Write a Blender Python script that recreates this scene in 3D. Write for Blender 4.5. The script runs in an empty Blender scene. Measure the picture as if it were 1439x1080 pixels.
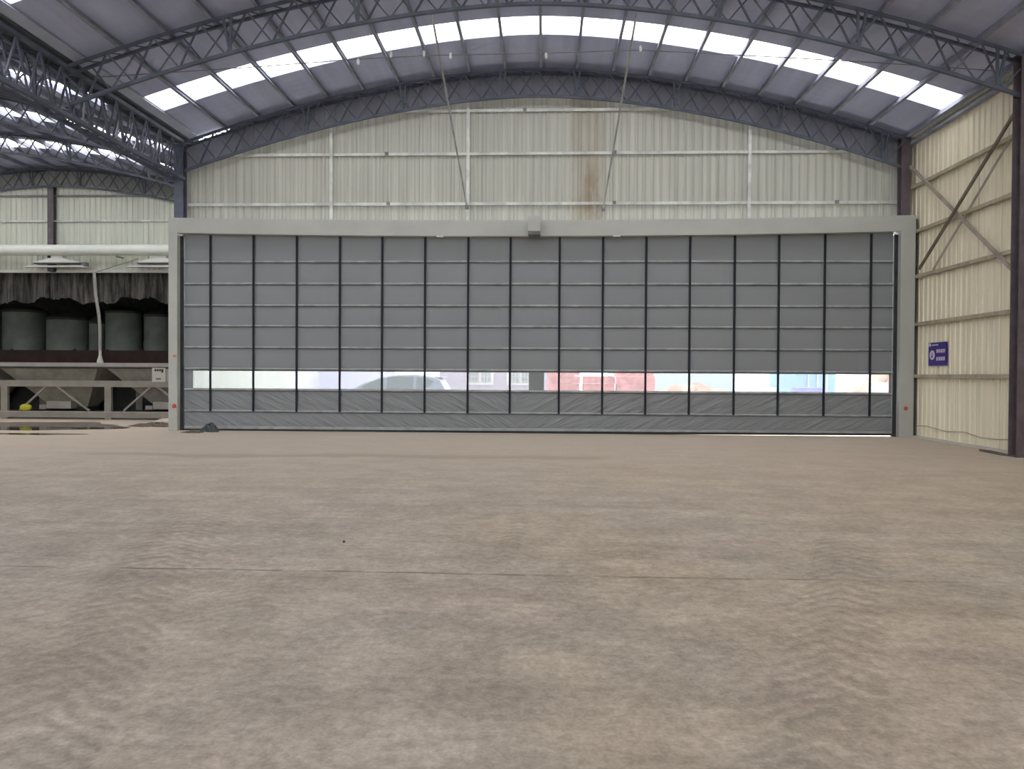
import bpy, math, random
from mathutils import Vector, Matrix, Euler
random.seed(7)
sc = bpy.context.scene
COL = sc.collection
PI = math.pi
EYE = 1.65
F = 1060.0

# ------------------------------------------------------------------ camera
yaw, pitch, roll = math.atan(45/F), math.atan(13.2/F), .0058
R = Matrix.Rotation(yaw, 3, 'Z') @ Matrix.Rotation(PI/2 - pitch, 3, 'X') @ Matrix.Rotation(roll, 3, 'Z')
cam_d = bpy.data.cameras.new('camera')
cam_d.sensor_width = 36
cam_d.lens = 36*F/1439
cam_d.clip_end = 500
cam = bpy.data.objects.new('camera', cam_d)
cam.matrix_world = Matrix.Translation((0, 0, EYE)) @ R.to_4x4()
COL.objects.link(cam)
sc.camera = cam
sc.view_settings.view_transform = 'Standard'
sc.view_settings.look = 'None'
sc.view_settings.gamma = 1
sc.view_settings.exposure = 3.3
sc.cycles.use_denoising = True
sc.cycles.max_bounces = 10
sc.cycles.diffuse_bounces = 6
sc.cycles.transparent_max_bounces = 12

# ------------------------------------------------------------------ node helpers
class V:
    """a value socket with arithmetic"""
    def __init__(s, nt, k): s.nt, s.k = nt, k
    def _m(s, op, *a):
        n = s.nt.nodes.new('ShaderNodeMath'); n.operation = op
        for i, x in enumerate((s,)+a):
            if isinstance(x, V): s.nt.links.new(x.k, n.inputs[i])
            else: n.inputs[i].default_value = x
        return V(s.nt, n.outputs[0])
    def __add__(s, o): return s._m('ADD', o)
    def __radd__(s, o): return s._m('ADD', o)
    def __sub__(s, o): return s._m('SUBTRACT', o)
    def __mul__(s, o): return s._m('MULTIPLY', o)
    def __rmul__(s, o): return s._m('MULTIPLY', o)
    def abs(s): return s._m('ABSOLUTE')
    def sin(s): return s._m('SINE')
    def floor(s): return s._m('FLOOR')
    def mod(s, v): return s._m('FLOORED_MODULO', v)
    def lt(s, v): return s._m('LESS_THAN', v)
    def gt(s, v): return s._m('GREATER_THAN', v)
    def ramp(s, a, b, c=0.0, d=1.0):
        n = s.nt.nodes.new('ShaderNodeMapRange'); n.interpolation_type = 'SMOOTHSTEP'
        s.nt.links.new(s.k, n.inputs[0])
        n.inputs[1].default_value, n.inputs[2].default_value = a, b
        n.inputs[3].default_value, n.inputs[4].default_value = c, d
        return V(s.nt, n.outputs[0])

class Mat:
    def __init__(s, name, rough=.7, metal=0.0, spec=.3):
        s.m = bpy.data.materials.new(name); s.m.use_nodes = True
        s.nt = s.m.node_tree
        s.b = s.nt.nodes['Principled BSDF']
        s.b.inputs['Roughness'].default_value = rough
        s.b.inputs['Metallic'].default_value = metal
        s.b.inputs['Specular IOR Level'].default_value = spec
        s._xyz = None
    def pos(s):
        if s._xyz is None:
            g = s.nt.nodes.new('ShaderNodeNewGeometry')
            x = s.nt.nodes.new('ShaderNodeSeparateXYZ')
            s.nt.links.new(g.outputs['Position'], x.inputs[0])
            s._xyz = tuple(V(s.nt, x.outputs[i]) for i in range(3)); s.P = g.outputs['Position']
        return s._xyz
    def noise(s, scale, detail=4, rough=.55, sc3=(1, 1, 1), dist=0.0, w=0.0):
        s.pos()
        mp = s.nt.nodes.new('ShaderNodeMapping'); mp.inputs['Scale'].default_value = sc3
        mp.inputs['Location'].default_value = (w, w*.7, w*.3)
        s.nt.links.new(s.P, mp.inputs[0])
        n = s.nt.nodes.new('ShaderNodeTexNoise')
        n.inputs['Scale'].default_value = scale; n.inputs['Detail'].default_value = detail
        n.inputs['Roughness'].default_value = rough; n.inputs['Distortion'].default_value = dist
        s.nt.links.new(mp.outputs[0], n.inputs['Vector'])
        return V(s.nt, n.outputs['Fac'])
    def white(s, v):
        n = s.nt.nodes.new('ShaderNodeTexWhiteNoise'); n.noise_dimensions = '1D'
        s.nt.links.new(v.k, n.inputs['W'])
        return V(s.nt, n.outputs['Value'])
    def rgb(s, c):
        n = s.nt.nodes.new('ShaderNodeRGB'); n.outputs[0].default_value = (*c, 1)
        return n.outputs[0]
    def mix(s, f, a, b):
        n = s.nt.nodes.new('ShaderNodeMix'); n.data_type = 'RGBA'
        s.nt.links.new(f.k, n.inputs[0]) if isinstance(f, V) else setattr(n.inputs[0], 'default_value', f)
        for i, c in ((6, a), (7, b)):
            if isinstance(c, tuple): n.inputs[i].default_value = (*c, 1)
            else: s.nt.links.new(c, n.inputs[i])
        return n.outputs[2]
    def scale(s, col, f):
        n = s.nt.nodes.new('ShaderNodeVectorMath'); n.operation = 'SCALE'
        s.nt.links.new(col, n.inputs[0]); s.nt.links.new(f.k, n.inputs['Scale'])
        return n.outputs[0]
    def color(s, c):
        if isinstance(c, tuple): s.b.inputs['Base Color'].default_value = (*c, 1)
        else: s.nt.links.new(c, s.b.inputs['Base Color'])
    def bump(s, h, dist=.01, strength=.6):
        n = s.nt.nodes.new('ShaderNodeBump'); n.inputs['Distance'].default_value = dist
        n.inputs['Strength'].default_value = strength
        s.nt.links.new(h.k, n.inputs['Height']); s.nt.links.new(n.outputs[0], s.b.inputs['Normal'])

def simple(name, c, rough=.6, metal=0.0, var=.18, scale=3.0, spec=.3):
    m = Mat(name, rough, metal, spec)
    n = m.noise(scale, 5)
    m.color(m.scale(m.rgb(c), n.ramp(.3, .7, 1-var, 1+var)))
    return m.m

# ------------------------------------------------------------------ mesh helpers
class MB:
    def __init__(s): s.v, s.f, s.sm = [], [], False
    def add(s, vs, fs):
        o = len(s.v); s.v += [tuple(p) for p in vs]; s.f += [tuple(i+o for i in f) for f in fs]; return s
    def box(s, x0, x1, y0, y1, z0, z1):
        return s.add([(x0,y0,z0),(x1,y0,z0),(x1,y1,z0),(x0,y1,z0),(x0,y0,z1),(x1,y0,z1),(x1,y1,z1),(x0,y1,z1)],
                     [(0,3,2,1),(4,5,6,7),(0,1,5,4),(1,2,6,5),(2,3,7,6),(3,0,4,7)])
    def bar(s, p, q, w=.05, h=None, n=4):
        """straight bar of rectangular (n=4) or round section"""
        p, q = Vector(p), Vector(q); d = (q-p).normalized(); h = h or w
        up = Vector((0, 0, 1)) if abs(d.z) < .95 else Vector((0, 1, 0))
        a = d.cross(up).normalized(); b = a.cross(d).normalized()
        vs = []
        for c in (p, q):
            if n == 4: vs += [c+a*sx*w/2+b*sz*h/2 for sx, sz in ((-1,-1),(1,-1),(1,1),(-1,1))]
            else: vs += [c+(a*math.cos(2*PI*i/n)+b*math.sin(2*PI*i/n))*w/2 for i in range(n)]
        fs = [tuple(range(n-1, -1, -1)), tuple(range(n, 2*n))] + [(i, (i+1) % n, n+(i+1) % n, n+i) for i in range(n)]
        return s.add(vs, fs)
    def path(s, pts, w=.05, h=None, n=4, up=(0, 0, 1), radii=None):
        """a swept section through points"""
        pts = [Vector(p) for p in pts]; h = h or w; rings = []; up = Vector(up)
        for i, c in enumerate(pts):
            d = (pts[min(i+1, len(pts)-1)]-pts[max(i-1, 0)]).normalized()
            u = up if abs(d.dot(up)) < .97 else Vector((0, 1, 0))
            a = d.cross(u).normalized(); b = a.cross(d).normalized()
            k = radii[i] if radii else 1
            if n == 4: rings.append([c+(a*sx*w/2+b*sz*h/2)*k for sx, sz in ((-1,-1),(1,-1),(1,1),(-1,1))])
            else: rings.append([c+(a*math.cos(2*PI*j/n)*w/2+b*math.sin(2*PI*j/n)*h/2)*k for j in range(n)])
        vs = [p for r in rings for p in r]; m = len(pts)
        fs = [tuple(range(n-1, -1, -1)), tuple(range((m-1)*n, m*n))]
        for i in range(m-1):
            fs += [(i*n+j, i*n+(j+1) % n, (i+1)*n+(j+1) % n, (i+1)*n+j) for j in range(n)]
        return s.add(vs, fs)
    def ext(s, poly, axis, a, b):
        """polygon (2D) extruded along axis from a to b"""
        n = len(poly)
        def P(u, v, t): return {'x': (t, u, v), 'y': (u, t, v), 'z': (u, v, t)}[axis]
        vs = [P(u, v, a) for u, v in poly]+[P(u, v, b) for u, v in poly]
        fs = [tuple(range(n)), tuple(range(2*n-1, n-1, -1))]+[(i, n+i, n+(i+1) % n, (i+1) % n) for i in range(n)]
        return s.add(vs, fs)
    def lathe(s, c, prof, n=32, axis='z'):
        vs = []
        for r, z in prof:
            for i in range(n):
                a = 2*PI*i/n; u, v = r*math.cos(a), r*math.sin(a)
                vs.append((c[0]+u, c[1]+v, c[2]+z) if axis == 'z' else ((c[0]+u, c[1]+z, c[2]+v) if axis == 'y' else (c[0]+z, c[1]+u, c[2]+v)))
        m = len(prof)
        fs = [(i*n+j, i*n+(j+1) % n, (i+1)*n+(j+1) % n, (i+1)*n+j) for i in range(m-1) for j in range(n)]
        fs += [tuple(range(n-1, -1, -1)), tuple(range((m-1)*n, m*n))]
        return s.add(vs, fs)
    def build(s, name, mat, parent=None, smooth=False, bevel=0.0):
        if parent is not None: o = root_loc(parent)
        else:
            xs, ys, zs = zip(*s.v)
            o = Vector(((min(xs)+max(xs))/2, (min(ys)+max(ys))/2, min(zs)))
        me = bpy.data.meshes.new(name)
        me.from_pydata([(x-o.x, y-o.y, z-o.z) for x, y, z in s.v], [], s.f)
        me.validate(); me.update()
        me.materials.append(mat)
        ob = bpy.data.objects.new(name, me); COL.objects.link(ob)
        if parent is not None: ob.parent = parent
        else: ob.location = o
        import bmesh
        bm = bmesh.new(); bm.from_mesh(me); bmesh.ops.recalc_face_normals(bm, faces=bm.faces); bm.to_mesh(me); bm.free()
        if smooth:
            for p in me.polygons: p.use_smooth = True
            try: me.set_sharp_from_angle(angle=math.radians(38))
            except Exception: pass
        if bevel:
            b = ob.modifiers.new('bevel', 'BEVEL'); b.width = bevel; b.segments = 2; b.limit_method = 'ANGLE'
        return ob

def root_loc(o):
    l = Vector((0, 0, 0))
    while o is not None: l += o.location; o = o.parent
    return l
def empty(name, loc):
    o = bpy.data.objects.new(name, None); o.empty_display_size = .3; o.location = loc; COL.objects.link(o); return o
def tag(o, label=None, cat=None, group=None, kind=None):
    if label: o['label'] = label
    if cat: o['category'] = cat
    if group: o['group'] = group
    if kind: o['kind'] = kind
    return o
def struct(o, label=None, cat=None): return tag(o, label, cat, None, 'structure')
ORD = 'first second third fourth fifth sixth seventh eighth ninth tenth eleventh twelfth thirteenth fourteenth fifteenth sixteenth seventeenth'.split()

# ------------------------------------------------------------------ materials
def floor_mat():
    m = Mat('dusty_concrete', .85, 0, .25); x, y, z = m.pos()
    big = m.noise(.22, 5, .6)
    big2 = m.noise(.5, 6, .65, w=13)
    mid = m.noise(1.6, 8, .7, w=5)
    fine = m.noise(14, 6, .7)
    streak = m.noise(1.0, 6, .65, (.22, 2.2, 1), .4, 3)
    tan, grey = (.352, .293, .228), (.322, .288, .256)
    f = (x*.035 + big*1.3).ramp(.35, .95)
    col = m.mix(f, grey, tan)
    col = m.mix(big2.ramp(.45, .7, 0, .6), col, (.335, .275, .24))
    v = mid.ramp(.28, .72, .80, 1.17)*fine.ramp(.25, .75, .78, 1.2)*streak.ramp(.3, .7, .9, 1.08)
    # tyre tracks with chevron treads
    def track(x0, y0, slope, w, y1, y2):
        u = x - x0 - (y-y0)*slope
        band = (u.abs() + mid*.12 - .06).ramp(w*.8, w, 1, 0)
        lim = y.ramp(y1, y1+.8)*y.ramp(y2-1.5, y2, 1, 0)
        tread = ((y*2.1 + u.abs()*1.8 + mid*1.1)*(2*PI*2.6)).sin()
        return band*lim, tread
    bumps = None
    for a in ((1.75, 4.6, .42, .34, -2, 8.5), (-3.0, 5.4, -.32, .42, 1, 9.5), (-.32, 7.5, .05, .12, 6.2, 9.6)):
        b, t = track(*a)
        v = v*(b*t*mid.ramp(.3, .6, .3, 1)*.12 + 1)*(b*-.06+1)
        bumps = b*t if bumps is None else bumps + b*t
    # joint line and cracks
    wob = m.noise(1.3, 4, .6, w=9)*.09
    line = (y - 6.17 - wob).abs().ramp(.008, .035, 1, 0)*m.noise(1.6, 4, .7, w=21).ramp(.40, .6, .12, 1)*x.ramp(-5, -4.2)*x.ramp(3.0, 3.6, 1, 0)
    tone = (y-6.2-wob).ramp(-.03, .03, .965, 1.0)
    crk = (y - 14.9 - m.noise(.35, 4, .6, w=31)*2.2 + 1.0).abs()
    c2 = crk.ramp(.08, .5, 1, 0)*m.noise(.5, 4, .6, w=41).ramp(.32, .42)*x.ramp(-10, -8.6)*x.ramp(.8, 1.6, 1, 0)
    stain = m.noise(.45, 5, .65, (.35, 1.2, 1), .3, 51).ramp(.58, .72)*y.ramp(12.5, 14.5)*x.ramp(0, -3, 0, 1)
    wet = m.noise(.5, 5, .65, (.4, 1.0, 1), .3, 71).ramp(.5, .64)*x.ramp(-9.5, -11.5, 0, 1)*y.ramp(18, 20)
    v = v*tone
    spk = m.noise(45, 3, .7, w=2).ramp(.3, .72, 1.07, .86)
    blot = m.noise(4.5, 7, .72, w=17).ramp(.35, .65, .93, 1.07)
    col = m.scale(col, v*spk*blot)
    col = m.mix((line*.8), col, (.12, .10, .08))
    col = m.mix(c2*.8, col, (.13, .095, .07))
    col = m.mix(stain*.3, col, (.2, .16, .12))
    col = m.mix(wet*.45, col, (.19, .16, .13))
    far_light = y.ramp(6, 20)  # brightness gradient put into the colour: floor lightens towards the door
    col = m.mix(far_light*.78, col, (.53, .45, .365))
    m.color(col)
    m.bump(mid*.7 + fine*.5 + bumps*.16, .012, .5)
    return m.m

def ribbed(name, c, c2, axis=0, stains_and_rib_shade=False, w=.92):
    m = Mat(name, .55, 0, .3); xyz = m.pos(); x, z = xyz[axis], xyz[2]
    panel = m.white((x*(1/w)).floor())
    n = m.noise(.35, 4, .6)
    col = m.mix(panel.ramp(0, 1, 0, .7)*.6 + n*.4, c, c2)
    streak = m.noise(1.0, 5, .65, (6, 6, .18), 0, 2)
    v = streak.ramp(.3, .75, .86, 1.07)
    dark_line = ((x*(1/w)).mod(1.0) - .02).abs().ramp(.006, .02, .8, 1)
    col = m.scale(col, v*dark_line)
    if stains_and_rib_shade:
        rib_shade = ((x*(1/.23)).mod(1.0) - .5).abs().ramp(.06, .2, .82, 1)  # rib shading put into the colour as dark lines at the rib pitch
        patch = x.ramp(.72, .8)*x.ramp(1.62, 1.72, 1, 0)*z.ramp(5.9, 6.4)
        nz = m.noise(2.5, 5, .65, (1, 1, .25), 0, 8)
        col = m.mix(patch*nz.ramp(.3, .65, .15, .6), col, (.37, .32, .23))
        low = x.ramp(.9, 1.3)*x.ramp(1.5, 1.75, 1, 0)*z.ramp(7.9, 7.2, 0, 1)*z.ramp(5.9, 6.2)
        col = m.mix(low*nz.ramp(.45, .6)*.42, col, (.24, .14, .08))
        col = m.scale(col, rib_shade)
        drip = z.ramp(6.55, 5.95, 1, 0)*z.lt(6.56)
        dr = m.noise(1.0, 3, .6, (9, 9, .3), 0, 15).ramp(.55, .65)
        col = m.mix(drip*dr*.45, col, (.3, .31, .27))
    m.color(col)
    return m.m

M = {}
M['floor'] = floor_mat()
M['wall'] = ribbed('pale_ribbed_sheet', (.52, .535, .485), (.575, .585, .53), 0, True)
M['wall_far'] = ribbed('pale_ribbed_sheet_far', (.60, .63, .56), (.68, .69, .62), 0)
M['wall_side'] = ribbed('cream_ribbed_sheet', (.82, .765, .60), (.84, .79, .64), 1)
def ceil_mat():
    m = Mat('grey_roof_lining', .7, 0, .2); x, y, z = m.pos()
    n = m.noise(.4, 5, .6); s = m.noise(1, 4, .6, (3, .3, 1), 0, 4)
    col = m.mix(n.ramp(.3, .7), (.43, .475, .66), (.50, .53, .72))
    m.color(m.scale(col, s.ramp(.25, .75, .9, 1.08)))
    m.bump(((y*(2*PI/.3)).sin())*.5, .006, .4)
    return m.m
M['ceiling'] = ceil_mat()
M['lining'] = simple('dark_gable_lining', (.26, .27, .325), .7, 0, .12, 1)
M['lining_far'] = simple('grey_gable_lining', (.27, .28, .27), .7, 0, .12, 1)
M['steel'] = simple('slate_painted_steel', (.095, .11, .15), .5)
M['steel_brace'] = simple('slate_lattice_steel', (.10, .11, .15), .55)
M['purlin'] = simple('dark_purlin_steel', (.27, .285, .36), .85)
M['column'] = simple('dark_column_steel', (.12, .10, .115), .55)
M['galv'] = simple('galvanised_steel', (.62, .64, .62), .45, .1)
M['girt_side'] = simple('dull_cream_girt', (.40, .36, .27), .5)
M['rod_pale'] = simple('pale_rod_steel', (.36, .37, .38), .5)
M['rod'] = simple('dull_rod_steel', (.2, .2, .215), .5)
M['brace_light'] = simple('dull_brace_steel', (.36, .32, .28), .55)
M['brace_dark'] = simple('dark_brace_steel', (.15, .13, .10), .55)
M['gutter'] = simple('gutter_steel', (.10, .115, .13), .6)
M['flash'] = simple('pale_flashing', (.38, .42, .53), .6, 0, .05)
M['frame'] = simple('light_grey_door_paint', (.425, .44, .42), .45, 0, .05, 1.0)
M['dark_gap'] = simple('black_rail_and_shadow', (.03, .035, .04), .6)
M['strap'] = simple('black_webbing', (.018, .021, .03), .8)
def fabric_mat(name, c, wr=0.0):
    m = Mat(name, .55, 0, .3); x, y, z = m.pos()
    cell = m.white((x*.8).floor()+(z*(1/.615)).floor()*17.3)
    n = m.noise(.6, 4, .6)
    col = m.mix(cell*.5+n*.5, c, (c[0]*1.12, c[1]*1.08, c[2]*1.12))
    m.color(col)
    if wr:
        g = m.nt.nodes.new('ShaderNodeCombineXYZ'); xa = (x + .8).abs()
        m.nt.links.new((xa*.88 + z*.47).k.node.outputs[0], g.inputs[0])
        m.nt.links.new(((z*.88 - xa*.47)*6.0).k, g.inputs[2])
        nn = m.nt.nodes.new('ShaderNodeTexNoise'); nn.inputs['Scale'].default_value = 1.2; nn.inputs['Detail'].default_value = 4
        m.nt.links.new(g.outputs[0], nn.inputs['Vector'])
        m.bump(V(m.nt, nn.outputs['Fac']).ramp(.35, .7), .05, wr)
    return m.m
M['fabric'] = fabric_mat('grey_door_fabric', (.225, .245, .26))
M['fabric_low'] = fabric_mat('grey_creased_door_fabric', (.225, .245, .26), .5)
M['dark_line'] = simple('rib_shadow_strip', (.10, .11, .12), .7)  # colour of the shade line painted under each door rib
M['rib_alu'] = simple('door_wind_rib', (.33, .35, .36), .4)
def film(name, tint, op, haze=0.0):
    m = bpy.data.materials.new(name); m.use_nodes = True; nt = m.node_tree
    b = nt.nodes['Principled BSDF']; b.inputs['Base Color'].default_value = (.75, .78, .8, 1); b.inputs['Roughness'].default_value = .15
    t = nt.nodes.new('ShaderNodeBsdfTransparent'); t.inputs[0].default_value = (*tint, 1)
    mx = nt.nodes.new('ShaderNodeMixShader'); mx.inputs[0].default_value = op
    nt.links.new(t.outputs[0], mx.inputs[1]); nt.links.new(b.outputs[0], mx.inputs[2])
    out = mx.outputs[0]
    if haze:                                   # cloudy film scatters the daylight that falls on its far side
        h = nt.nodes.new('ShaderNodeBsdfTranslucent'); h.inputs[0].default_value = (.9, .93, .96, 1)
        m2 = nt.nodes.new('ShaderNodeMixShader'); m2.inputs[0].default_value = haze
        nt.links.new(out, m2.inputs[1]); nt.links.new(h.outputs[0], m2.inputs[2]); out = m2.outputs[0]
    nt.links.new(out, nt.nodes['Material Output'].inputs[0])
    return m
M['film'] = film('clear_door_film', (.52, .53, .55), .05, .05)
M['skylight'] = film('translucent_roof_sheet', (.80, .80, .80), .08)
M['white_paint'] = simple('white_pipe_paint', (.72, .76, .72), .3, 0, .04)
M['white_metal'] = simple('white_fitting', (.66, .67, .65), .45, 0, .05)
M['machine'] = simple('grey_machine_paint', (.25, .235, .21), .5, 0, .1)
M['machine_rail'] = simple('light_grey_rail_paint', (.32, .305, .29), .5, 0, .08)
M['hopper'] = simple('dusty_hopper_plate', (.24, .23, .20), .7, 0, .15)
M['liner'] = simple('dark_red_rubber', (.022, .010, .010), .8)
M['tank'] = simple('dusty_grey_tank', (.12, .14, .13), .7, 0, .2, 1.0)
M['tank_dark'] = simple('dark_tank_band', (.035, .04, .04), .7)
M['store'] = simple('grimy_store_wall', (.11, .12, .12), .9)
_t = Mat('grimy_torn_sheet', .9, 0, .2); _t.color(_t.scale(_t.rgb((.085, .08, .078)), _t.noise(1.0, 6, .75, (5, 5, .45), .3, 4).ramp(.35, .68, .25, 1.9)))
M['tarp'] = _t.m
M['yellow'] = simple('yellow_plastic', (.55, .55, .05), .5)
M['red'] = simple('red_plastic', (.5, .09, .08), .5)
M['pinkred'] = simple('faded_red_print', (.55, .22, .2), .6)
M['rubbish'] = simple('dark_rag', (.07, .085, .085), .8, 0, .5, 20)
M['brown_rag'] = simple('brown_sacking', (.13, .10, .08), .9, 0, .4, 15)
M['pale_rag'] = simple('pale_sacking', (.5, .46, .42), .9)
def water_mat():
    m = Mat('standing_water', .05, 0, .5); m.color((.075, .06, .04))
    m.bump(m.noise(3, 3, .5), .004, .2); return m.m
M['water'] = water_mat()
M['sign_blue'] = simple('blue_sign_print', (.055, .03, .24), .4, 0, .1)
M['sign_white'] = simple('white_sign_print', (.66, .6, .72), .4, 0, .05)
M['ink'] = simple('black_ink', (.05, .05, .04), .6)
M['box_white'] = simple('off_white_box', (.50, .49, .45), .5, 0, .05)
M['outdoor'] = simple('pale_yard_concrete', (.48, .48, .46), .8)
M['lilac'] = simple('pale_lilac_render', (.42, .38, .44), .8, 0, .06)
M['white_wall'] = simple('white_yard_wall', (.66, .66, .76), .8, 0, .05)
M['pale_green'] = simple('pale_mint_sheet', (.50, .61, .60), .7, 0, .05)
M['brick_red'] = simple('stacked_red_brick', (.68, .27, .26), .8, 0, .3, 5)
M['sand'] = simple('pale_sand', (.60, .44, .34), .9, 0, .25, 2)
M['sky_blue_sheet'] = simple('light_blue_sheet', (.26, .46, .62), .6, 0, .05)
M['blue_crate'] = simple('blue_crate', (.25, .27, .6), .6)
M['car_paint'] = simple('silver_blue_car_paint', (.42, .46, .56), .25, 0, .03, 3, .5)
M['car_glass'] = simple('car_glass', (.20, .25, .26), .1, 0, .05, 3, .5)
M['tyre'] = simple('black_tyre', (.02, .02, .02), .8)
M['winpane'] = simple('window_pane_glass', (.30, .33, .33), .2)
M['lamp'] = simple('clear_bulb', (.7, .7, .72), .3)

# ------------------------------------------------------------------ world (overcast daylight)
w = bpy.data.worlds.new('overcast_sky'); sc.world = w; w.use_nodes = True
nt = w.node_tree; bg = nt.nodes['Background']
tc = nt.nodes.new('ShaderNodeTexCoord'); sx = nt.nodes.new('ShaderNodeSeparateXYZ'); nt.links.new(tc.outputs['Generated'], sx.inputs[0])
rmp = nt.nodes.new('ShaderNodeMapRange'); nt.links.new(sx.outputs[2], rmp.inputs[0]); rmp.inputs[1].default_value = 0; rmp.inputs[2].default_value = 1
mxs = nt.nodes.new('ShaderNodeMix'); mxs.data_type = 'RGBA'; nt.links.new(rmp.outputs[0], mxs.inputs[0])
mxs.inputs[6].default_value = (1.0, .985, .965, 1); mxs.inputs[7].default_value = (1.0, .985, .96, 1)
nt.links.new(mxs.outputs[2], bg.inputs[0]); bg.inputs[1].default_value = 1.0

# ------------------------------------------------------------------ geometry of the halls
XC, HS = -.28, 10.35            # centre and half-span of the main hall
XV = -10.62                     # valley line between the halls
XC2 = -20.95                    # centre of the side hall
YB, YB2 = 21.9, 31.6            # back walls
Y0 = -20.0                      # unseen end behind the camera, closed by an added wall
YT = [16.25, 21.6]              # arches of the main hall in view
YT2 = [16.25, 21.6, 26.4, 31.45]
def arch(x, xc, top, drop, p=1.72): return top - drop*min(1.3, abs(x-xc)/10.1)**p
def zbot(x, xc=XC): return arch(x, xc, 9.6, 2.03)
def ztop(x, xc=XC): return arch(x, xc, 10.3, 1.97)
def zroof(x, xc=XC): return ztop(x, xc) + .2

# ------------------------------------------------------------------ floor and ground
MB().box(-60, 60, -40, 95, -.4, -.12).build('ground', M['outdoor'])
struct(bpy.data.objects['ground'], 'pale concrete yard around and behind the building', 'ground')
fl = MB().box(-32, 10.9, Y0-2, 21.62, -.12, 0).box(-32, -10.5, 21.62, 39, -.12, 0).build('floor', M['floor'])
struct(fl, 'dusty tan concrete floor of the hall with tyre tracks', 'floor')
yd = MB().box(-10.5, 22, 21.62, 60, -.12, -.01).build('ground', M['outdoor'])
struct(yd, 'bright concrete yard outside the stacking door', 'ground')

# ------------------------------------------------------------------ ribbed walls
def rib_profile(a, b, pitch=.23, d=.028):
    """(position, depth) pairs of a trapezoid-ribbed sheet"""
    out = []; n = int((b-a)/pitch); st = (b-a)/n
    for i in range(n):
        o = a+i*st
        out += [(o, 0), (o+st*.70, 0), (o+st*.78, -d), (o+st*.92, -d)]
    out.append((b, 0)); return out
def ribbed_wall(prof, base, lo, hi, axis, sign=1, thick=.06):
    """sheet along axis with bottom lo(x) and top hi(x); ribs toward -sign"""
    mb = MB(); vs = []
    for u, d in prof:
        p, q = base+d*sign, base+thick*sign
        for c, z in ((p, lo(u)), (p, hi(u)), (q, hi(u)), (q, lo(u))):
            vs.append((u, c, z) if axis == 'x' else (c, u, z))
    fs = []
    for i in range(len(prof)-1):
        a, b = i*4, i*4+4
        for j in range(4): fs.append((a+j, a+(j+1) % 4, b+(j+1) % 4, b+j))
    fs += [(0, 1, 2, 3), tuple(len(vs)-4+k for k in (3, 2, 1, 0))]
    return mb.add(vs, fs)
def topback(x):
    z = zroof(x) + .02
    if -10.15 < x < -9.35: z -= .17          # a gap under the roof edge lets daylight in
    return z
prof = rib_profile(XV, 10.3)
wb = ribbed_wall(prof, YB, lambda x: 5.7, lambda x: zbot(x)+.10, 'x').build('wall_back', M['wall'])
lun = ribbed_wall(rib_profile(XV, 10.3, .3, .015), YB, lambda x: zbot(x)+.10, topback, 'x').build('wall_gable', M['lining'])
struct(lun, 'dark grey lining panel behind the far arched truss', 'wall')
struct(wb, 'pale ribbed sheet wall above the big stacking door', 'wall')
wr = ribbed_wall(rib_profile(Y0, 21.95), 10.3, lambda y: .0, lambda y: 8.47, 'y').build('wall_right', M['wall_side'])
struct(wr, 'cream ribbed sheet wall with the blue sign', 'wall')
# strips of wall beside the door frame, behind the columns
MB().box(10.22, 10.34, 21.5, YB+.05, 0, 5.72).build('wall_back', M['wall_side'])
struct(bpy.data.objects['wall_back.001'])
# the side hall's back wall with its wide opening
def topleft(x): return zroof(x, XC2)+.02
OP0, OP1, OPZ = -27.0, -11.2, 5.93
wl = ribbed_wall(rib_profile(-31.3, XV), YB2, lambda x: OPZ, lambda x: zbot(x, XC2)+.08, 'x').build('wall_left_back', M['wall_far'])
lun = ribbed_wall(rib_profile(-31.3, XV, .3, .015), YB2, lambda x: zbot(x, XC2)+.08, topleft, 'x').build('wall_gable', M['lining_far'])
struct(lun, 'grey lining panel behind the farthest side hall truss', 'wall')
struct(wl, 'pale ribbed wall above the dark opening in the side hall', 'wall')
mb = MB().box(-31.3, OP0, YB2, YB2+.06, 0, OPZ).box(OP1, XV, YB2, YB2+.06, 0, OPZ)
struct(mb.build('wall_left_back', M['wall_far']))
struct(MB().box(-31.4, -31.3, Y0, YB2, 0, 8.5).build('wall_left', M['wall_far']))
struct(MB().box(XV-.03, XV+.03, YB+.05, YB2, 0, 8.4).build('wall_side', M['wall_far']))
struct(MB().box(-31.4, 10.36, Y0-.1, Y0, 0, 7.6).build('wall_unseen_end', M['wall_side']))  # unseen end wall, added to cut the light from behind the camera
# dark store beyond the opening
mb = MB().box(-31.3, -31.2, YB2+.06, 39, 0, 6.6).box(XV-.4, XV-.3, YB2+.06, 39, 0, 6.6).box(-31.3, XV-.3, 39, 39.1, 0, 6.6).box(-31.3, XV-.3, YB2+.07, 39.1, 6.5, 6.6)
struct(mb.build('wall_store', M['store']), 'grimy dark walls of the store beyond the opening', 'wall')
struct(MB().box(OP0, OP1, YB2-.05, YB2+.0, OPZ, OPZ+.12).build('trim_opening', M['white_metal']), 'white trim along the top of the dark opening', 'trim')

struct(MB().box(XV-.29, XV-.24, YB2+.07, 39.15, 0, 6.7).build('wall_store', M['white_wall']))
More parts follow.
